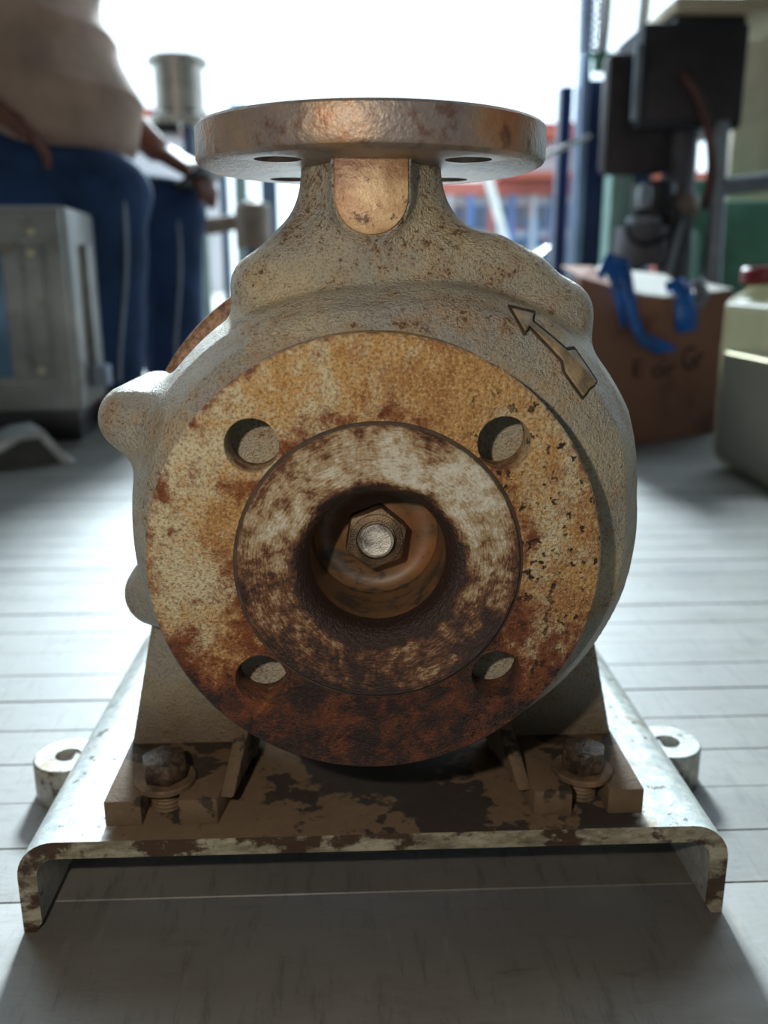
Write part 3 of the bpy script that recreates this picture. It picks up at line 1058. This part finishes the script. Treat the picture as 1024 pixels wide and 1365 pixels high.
M['red_cap'] = plain('dark_red_cap', (140, 22, 34), 0.4, 0, 0.15, 20)
can = empty('jerrycan', 'cloudy white plastic jerrycan of dark oil with a red cap', 'jerrycan', (640, 870, 0))


def rbox(X, Y, Z, c, hx, r):
    q = [np.abs(a - b) - (h_ - r) for a, b, h_ in zip((X, Y, Z), c, hx)]
    return np.sqrt(sum(np.maximum(k_, 0) ** 2 for k_ in q)) + np.minimum(np.maximum(np.maximum(q[0], q[1]), q[2]), 0) - r


def can_out(X, Y, Z):
    d = rbox(X, Y, Z, (0, 0, 141), (116, 116, 141), 34)
    shoulder = (Z - 262) + 0.55 * np.maximum(0, -(X + 70))
    d = np.maximum(d, shoulder * 0.85)
    hollow = sd_cone(X, Y, Z, (10, 0, 268), (62, 0, 268), 22, 22)
    d = np.maximum(d, -hollow)
    d = smin(d, sd_cone(X, Y, Z, (-74, 62, 236), (-74, 62, 258), 27, 25), 8)
    ring = np.abs(Z - 176) - 4
    return np.where(ring < 0, d - 1.2, d)


def can_shell(X, Y, Z):
    return can_out(X, Y, Z)


pos, fc = nets(can_shell, (-124, -124, -6), (124, 124, 312), 4.0)
mesh_obj('shell', pos, fc, 'can', can, True)['label'] = 'cloudy white plastic body'
pos, fc = nets(lambda X, Y, Z: np.maximum(can_out(X, Y, Z) + 4, Z - 172), (-124, -124, -6), (124, 124, 200), 4.0)
mesh_obj('oil', pos, fc, 'oil', can, True)['label'] = 'dark oil filling the lower half'
cap = lathe('cap', [(0, 266), (32, 266), (33, 269), (33, 284), (30, 288), (0, 289)], 'red_cap', can, 'z', 36, (-74, 62, 0))
tube('handle', [(-20, 0, 256), (-8, 0, 292), (20, 0, 304), (62, 0, 304), (88, 0, 292), (98, 0, 252)], 13, 'can', can, 14, True, 5)

# ------------------------------------------------------------------ cardboard carton with blue plastic
t = NT('brown_cardboard')
n1 = t.noise(10, 5, 0.6)
n2 = t.noise(40, 4, 0.6, stretch=(1, 1, 6))
c = t.mix(n1, (166, 120, 98), (140, 100, 84))
c = t.mix(t.math('MULTIPLY', t.step(n1, 0.55, 0.7), 0.5), c, (92, 66, 60))
M['carton'] = t.done(c, 0.85, 0, t.bump(n2, 0.3, 0.001), 0.2)
M['paper'] = plain('white_flap_lining', (206, 200, 190), 0.7, 0, 0.08, 12)
M['blue_plastic'] = plain('blue_plastic_sheet', (26, 104, 190), 0.3, 0, 0.25, 25, 0.0)
M['ink'] = plain('dark_marker_ink', (40, 30, 34), 0.8, 0, 0.1, 30)
ct = empty('cardboard_carton', 'open brown cardboard carton with handwriting behind the jerrycan', 'carton', (500, 1300, 0))
foot_p = [(-128, -118), (8, -134), (170, -22), (96, 190), (-120, 180)]


def ring_wall(name, pts, h0, hs, tk, mat, par):
    n = len(pts)
    cx = sum(p_[0] for p_ in pts) / n
    cy = sum(p_[1] for p_ in pts) / n
    for i in range(n):
        a, b = pts[i], pts[(i + 1) % n]
        ha, hb = hs[i], hs[(i + 1) % n]
        def inn(p_):
            v = Vector((cx - p_[0], cy - p_[1])).normalized() * tk
            return (p_[0] + v.x, p_[1] + v.y)
        ai, bi = inn(a), inn(b)
        vs_ = [(*a, h0), (*b, h0), (*bi, h0), (*ai, h0), (*a, ha), (*b, hb), (*bi, hb), (*ai, ha)]
        mesh_obj(name, vs_, [(0, 3, 2, 1), (4, 5, 6, 7), (0, 1, 5, 4), (1, 2, 6, 5), (2, 3, 7, 6), (3, 0, 4, 7)], mat, par)


ring_wall('side', foot_p, 1, (272, 240, 250, 256, 270), 6, 'carton', ct)
prism('bottom', [(p_[0] * 0.97, p_[1] * 0.97) for p_ in foot_p], 0, 4, 'carton', ct)
# flaps
def slab(name, quad, tk, mat, par):
    q = [Vector(p_) for p_ in quad]
    nn = (q[1] - q[0]).cross(q[3] - q[0]).normalized() * tk
    vs_ = [tuple(p_) for p_ in q] + [tuple(p_ + nn) for p_ in q]
    n = len(q)
    fs = [tuple(range(n))[::-1], tuple(range(n, 2 * n))] + [(i, (i + 1) % n, (i + 1) % n + n, i + n) for i in range(n)]
    return mesh_obj(name, vs_, fs, mat, par)


slab('flap', [(-62, -126, 248), (10, -134, 241), (78, -86, 244), (60, 20, 276), (-70, 10, 290)], 3, 'paper', ct)['label'] = 'pale inner face of the folded carton flap'
slab('flap', [(80, -84, 245), (170, -22, 251), (150, 60, 262), (70, 10, 258)], 3, 'paper', ct)
slab('flap', [(-128, -118, 272), (-66, -126, 254), (-72, 20, 290), (-124, 40, 292)], 3, 'carton', ct)
# handwriting on the two front faces
def write(txt, size, p0, p1, along, zz, off=1.2, par=None):
    cu = bpy.data.curves.new('t', 'FONT')
    cu.body = txt
    cu.size = size
    cu.extrude = 0.3
    to = bpy.data.objects.new('t', cu)
    COL.objects.link(to)
    bpy.context.view_layer.update()
    me = bpy.data.meshes.new_from_object(to.evaluated_get(bpy.context.evaluated_depsgraph_get()))
    bpy.data.objects.remove(to)
    d = Vector((p1[0] - p0[0], p1[1] - p0[1], 0)).normalized()
    nrm = Vector((d.y, -d.x, 0))
    o0 = Vector((p0[0], p0[1], zz)) + d * along + nrm * off
    mw = Matrix((d, Vector((0, 0, 1)), nrm)).transposed().to_4x4()
    mw.translation = o0
    me.transform(mw)
    me.transform(Matrix.Scale(0.001, 4))
    me.materials.append(M['ink'])
    o = bpy.data.objects.new('handwriting', me)
    COL.objects.link(o)
    o.parent = par
    o['label'] = 'dark marker handwriting'
    return o


write('E or', 42, foot_p[0], foot_p[1], 92, 112, 0.6, ct)
write('Gr', 56, foot_p[1], foot_p[2], 62, 120, 0.6, ct)
# blue plastic sheet hooked over the rim
bl = empty('blue_plastic_strip', 'crumpled blue plastic strip hanging over the carton rim', 'plastic', (430, 1165, 0))
def ribbon(name, path, wid, tk, mat, par):
    P = [Vector(p_) for p_ in path]
    vs_, fs = [], []
    for i, p_ in enumerate(P):
        d = (P[min(i + 1, len(P) - 1)] - P[max(i - 1, 0)]).normalized()
        sd = d.cross(Vector((0.25, -1, 0.15))).normalized()
        nn = sd.cross(d).normalized()
        w = wid[i] / 2
        for a, b in ((-w, 0), (0, 4), (w, 0), (w, tk), (0, 4 + tk), (-w, tk)):
            vs_.append(p_ + sd * a + nn * b)
        if i:
            for k_ in range(6):
                l = (k_ + 1) % 6
                fs.append(((i - 1) * 6 + k_, (i - 1) * 6 + l, i * 6 + l, i * 6 + k_))
    fs.append((0, 1, 2, 3, 4, 5))
    n = len(P) - 1
    fs.append(tuple(n * 6 + k_ for k_ in (5, 4, 3, 2, 1, 0)))
    return mesh_obj(name, [tuple(v) for v in vs_], fs, mat, par, True)


ribbon('strip', [(-18, 30, 282), (-8, 8, 300), (2, -2, 296), (12, -6, 262), (24, -10, 214), (40, -12, 178), (70, -14, 164), (98, -14, 160)], [20, 34, 34, 26, 20, 24, 26, 8], 1.5, 'blue_plastic', bl)
ribbon('fold', [(-24, 20, 276), (-14, 2, 288), (-4, -4, 262), (2, -8, 232), (12, -9, 196)], [16, 22, 18, 14, 10], 1.5, 'blue_plastic', bl)
b2 = empty('blue_bag_knot', 'knotted blue and clear plastic bag end on the carton flap', 'plastic', (553, 1196, 0))
ribbon('bag', [(-30, 6, 258), (-14, -2, 262), (-2, -8, 238), (2, -10, 214), (6, -10, 186)], [18, 30, 40, 46, 40], 2, 'blue_plastic', b2)
M['clear_film'] = plain('grey_clear_film', (150, 152, 158), 0.2, 0, 0.3, 40)
ribbon('film', [(10, 12, 256), (22, 2, 266), (28, -6, 246), (22, -10, 226)], [16, 26, 30, 18], 2, 'clear_film', b2)

# ------------------------------------------------------------------ machine on the right
M['dark_cast'] = plain('dark_machine_housing', (44, 44, 52), 0.55, 0.1, 0.3, 7)
M['dark_brown'] = plain('dark_brown_housing', (58, 50, 52), 0.6, 0.1, 0.25, 9)
M['green'] = plain('machine_green_paint', (96, 150, 124), 0.5, 0.0, 0.15, 7)
M['mint'] = plain('pale_mint_paint', (168, 208, 198), 0.45, 0.0, 0.1, 7)
M['steel'] = plain('grey_steel_bar', (140, 148, 156), 0.4, 0.4, 0.15, 10)
M['beige'] = plain('beige_board', (208, 190, 162), 0.7, 0, 0.1, 5)
M['rubber'] = plain('brown_rubber_hose', (92, 58, 48), 0.6, 0, 0.2, 20)
M['grey_tube'] = plain('grey_brown_column', (98, 96, 100), 0.5, 0.15, 0.2, 12)
M['red_lamp'] = plain('red_knob', (220, 70, 60), 0.3, 0, 0.1, 20)
mc = empty('drilling_machine', 'green drilling machine with a big dark drive housing behind the carton', 'machine', (800, 2030, 0))
OX, OY = 800, 2030
def mb(name, x0, x1, z0, z1, y0_, y1_, mat, bev=4, par=None):
    return box(name, (x0 - OX, y0_ - OY, z0), (x1 - OX, y1_ - OY, z1), mat, par or mc, bev)


hs = mb('drive_housing', 700, 958, 624, 858, 1990, 2225, 'dark_cast', 8)
mb('cover_panel', 716, 940, 640, 842, 1984, 1990, 'dark_brown', 3, hs)
mb('side_cover', 634, 800, 524, 806, 2040, 2100, 'dark_brown', 18)
mb('trim_strip', 684, 702, 640, 812, 1986, 2000, 'steel', 3)
mb('top_board', 765, 1090, 876, 905, 1960, 2235, 'beige', 3)
mb('board_bearer', 780, 950, 858, 876, 2000, 2220, 'black', 2)
mb('green_column', 690, 750, 0, 540, 2150, 2225, 'mint', 6)
sp_ = lathe('spindle_motor', [(0, 420), (52, 420), (56, 426), (56, 500), (50, 508), (0, 510)], 'black', mc, 'z', 32, (775 - OX, 2060 - OY, 0))
lathe('spindle_knob', [(0, 440), (16, 440), (20, 460), (18, 486), (10, 500), (0, 502)], 'steel', mc, 'z', 24, (732 - OX, 2000 - OY, 0))
lathe('spindle_collar', [(0, 402), (40, 402), (44, 408), (44, 420), (0, 420)], 'steel', mc, 'z', 24, (752 - OX, 2050 - OY, 0))
lathe('work_head', [(0, 300), (60, 300), (70, 330), (66, 398), (40, 404), (0, 404)], 'grey_tube', mc, 'z', 32, (752 - OX, 2060 - OY, 0))
tube('cable', [(690 - OX, 1990 - OY, 400), (696 - OX, 1985 - OY, 372), (730 - OX, 1980 - OY, 352), (780 - OX, 1982 - OY, 364), (820 - OX, 1990 - OY, 404), (822 - OX, 2000 - OY, 440)], 6, 'black', mc, 10, True, 6)
tube('main_column', [(858 - OX, 2090 - OY, 0), (845 - OX, 2090 - OY, 640)], 44, 'grey_tube', mc, 24)
lathe('column_clamp', [(0, 428), (46, 428), (50, 434), (50, 470), (46, 476), (0, 476)], 'tan_metal', mc, 'z', 24, (850 - OX, 2075 - OY, 0))
tube('feed_rod', [(806 - OX, 2000 - OY, 262), (832 - OX, 2000 - OY, 416)], 9, 'steel', mc, 12)
tube('feed_rod', [(905 - OX, 2010 - OY, 262), (912 - OX, 2010 - OY, 410)], 9, 'black', mc, 12)
lathe('red_knob', [(0, 410), (9, 410), (11, 418), (9, 430), (0, 433)], 'red_lamp', mc, 'z', 20, (914 - OX, 2008 - OY, 0))
tube('hose', [(797 - OX, 1978 - OY, 745), (826 - OX, 1965 - OY, 705), (852 - OX, 1962 - OY, 655), (874 - OX, 1968 - OY, 590), (890 - OX, 1985 - OY, 520), (892 - OX, 2010 - OY, 440)], 11, 'rubber', mc, 12, True, 6)
mb('switch_panel', 880, 985, 395, 520, 2120, 2160, 'green', 5)
mb('green_cabinet', 932, 1130, 0, 468, 2110, 2300, 'green', 8)
mb('work_table', 640, 930, 236, 262, 1960, 2220, 'grey_tube', 4)
mb('machine_base', 640, 930, 0, 60, 1980, 2240, 'green', 6)
tube('side_post', [(935 - OX, 2000 - OY, 0), (912 - OX, 2000 - OY, 640)], 20, 'steel', mc, 16)
tube('side_bar', [(912 - OX, 2000 - OY, 488), (1130 - OX, 2010 - OY, 512)], 22, 'steel', mc, 16)

# navy steel door leaf and its frame edge, coiled hose, hanging hook
M['navy_steel'] = plain('navy_blue_steel', (34, 56, 104), 0.45, 0.1, 0.15, 4)
M['pale_edge'] = plain('pale_blue_edge', (150, 172, 206), 0.35, 0.3, 0.08, 8)
dl = empty('steel_door', 'navy blue folding steel door leaf with a pale edge at the opening', 'door', (650, 2330, 0))
box('leaf', (8, -20, 0), (200, 30, 795), 'navy_steel', dl, 3)
box('edge_post', (-16, -34, 0), (8, 34, 1500), 'pale_edge', dl, 4)
box('rear_leaf', (-54, 40, 0), (-20, 90, 790), 'navy_steel', dl, 3)
ch = empty('coiled_hose', 'grey coiled air hose hanging beside the steel door', 'hose', (588, 2050, 0))
M['coil'] = plain('grey_coil_plastic', (146, 156, 176), 0.35, 0.1, 0.1, 20)
cp_ = []
for i in range(0, 14 * 17):
    a = 2 * PI * i / 14
    q = i / (14 * 17)
    cp_.append((-10 + 8 * q + 24 * math.cos(a), 24 * math.sin(a), 1080 - q * 275))
tube('coil', cp_, 4.2, 'coil', ch, 6)
tube('hanger', [(-10, 0, 1085), (-10, 0, 3200)], 4, 'steel', ch, 8)
gb = empty('valve_bracket', 'green valve with pale curved pipes above the dark drive housing', 'valve', (684, 2265, 0))
box('valve_body', (-28, -20, 806), (8, 20, 852), 'green', gb, 6)
box('handle', (-44, -14, 838), (38, 14, 852), 'green', gb, 4)
M['white_pipe'] = plain('white_pipe', (224, 226, 224), 0.35, 0, 0.05, 8)
tube('pipe', [(-8, 0, 850), (-4, 0, 920), (4, 0, 1400), (4, 0, 3200)], 15, 'white_pipe', gb, 14)
tube('curved_pipe', [(6, 0, 826), (50, -4, 830), (78, -6, 862), (96, -6, 920), (100, 0, 1300), (100, 0, 3200)], 16, 'white_pipe', gb, 14, True, 5)
tb = tag(tube('rail_tube', [(-75, 0, -30), (85, 0, 38)], 7, 'white_pipe', None, 12), 'pale thin tube fixed slanting to the steel door', 'tube')
tb.location = (0.575, 2.278, 0.610)
wp = box('board_panel', (0, 0, 0), (420, 30, 1500), 'beige', None, 4)
wp.location = (1.15, 2.50, -0.010)
tag(wp, 'tall beige board standing behind the drilling machine', 'board')

# ------------------------------------------------------------------ the yard outside
M['facade'] = plain('pale_facade', (190, 186, 190), 0.8, 0, 0.06, 0.8)
M['pink'] = plain('faded_red_paint', (186, 104, 92), 0.7, 0, 0.1, 1)
M['soft_blue'] = plain('faded_blue_paint', (96, 128, 186), 0.7, 0, 0.1, 1)
M['cyan'] = plain('cyan_door_paint', (50, 150, 200), 0.6, 0, 0.05, 1)
M['glass'] = plain('window_glass', (70, 84, 106), 0.15, 0, 0.1, 1)
M['roof_red'] = plain('red_roof_sheet', (170, 84, 66), 0.7, 0, 0.1, 1)
bd = empty('yard_building', 'low pale building with faded red and blue posts across the yard', 'building', (3000, 14000, -10))
box('wall', (-2200, 300, 0), (2600, 4000, 1650), 'facade', bd)
box('lintel', (-2200, 180, 1500), (2600, 320, 1700), 'pink', bd)
box('upper_wall', (-400, 900, 1700), (2600, 4000, 2380), 'facade', bd)
box('roof', (-500, 500, 2380), (2700, 4200, 2600), 'roof_red', bd)
box('awning', (-700, -300, 1700), (2600, 900, 1800), 'roof_red', bd)
for i in range(14):
    x0 = -2100 + i * 330
    cm = ('pink', 'soft_blue', 'facade', 'soft_blue')[i % 4]
    box('post', (x0, 170, 0), (x0 + 70, 300, 1500), cm, bd)
    for r in range(2):
        wnd = box('window', (x0 + 95, 280, 500 + r * 480), (x0 + 300, 310, 880 + r * 480), 'soft_blue' if (i + r) % 3 else 'pink', bd)
        box('pane', (x0 + 115, 270, 520 + r * 480), (x0 + 280, 282, 860 + r * 480), 'glass', wnd)
box('door', (-150, 240, 0), (10, 300, 1150), 'cyan', bd)
bl2 = empty('distant_shed', 'distant shed with a faded red roof beyond the silver motor', 'shed', (-3600, 15000, -10))
box('wall', (-1800, 0, 0), (1300, 3000, 2450), 'facade', bl2)
prism('roof', [(-1900, 2450), (1400, 2450), (1400, 2750), (-1900, 3050)], -200, 3200, 'roof_red', bl2, 'y')
for i in range(5):
    box('window', (-1500 + i * 560, -30, 900), (-1150 + i * 560, 20, 1700), 'glass', bl2)
bm_ = empty('lamp_mast', 'thin grey mast with a small box across the yard', 'mast', (-1050, 9000, -10))
tube('pole', [(0, 0, 0), (0, 0, 1800)], 22, 'blue_grey', bm_, 12)
box('head_box', (-90, -60, 1790), (80, 60, 1890), 'blue_grey', bm_, 10)
sr = tube('white_strut', [(1900, 0, 1700), (2450, 0, 0)], 60, 'white_pipe', None, 12)
sr.location = (0, 12.6, 0)
tag(sr, 'white slanting strut in front of the pale yard building', 'strut')

# parked car, side on
car = empty('parked_car', 'dark parked car low in the yard beyond the steel door', 'car', (2900, 11500, -10))
M['car_paint'] = plain('dark_teal_car_paint', (40, 56, 66), 0.25, 0.2, 0.1, 1)
M['tyre'] = plain('black_tyre', (20, 20, 22), 0.8, 0, 0.1, 4)
prism('body', [(-950, 120), (-960, 330), (-900, 400), (-620, 440), (-380, 640), (260, 650), (560, 470), (880, 430), (960, 330), (950, 120)], -330, 330, 'car_paint', car, 'y', 25)
prism('side_glass', [(-540, 455), (-360, 615), (230, 622), (470, 470)], -334, 334, 'glass', car, 'y')
for xx in (-600, 600):
    for yy in (-300, 300):
        lathe('wheel', [(0, -50), (120, -50), (140, -40), (150, -20), (150, 20), (140, 40), (120, 50), (0, 50)], 'tyre', car, 'y', 28, (xx, yy, 150))
for yy in (-220, 220):
    lathe('headlamp', [(0, -966), (60, -962), (70, -940), (0, -930)], 'white_pipe', car, 'x', 20, (0, yy, 330))
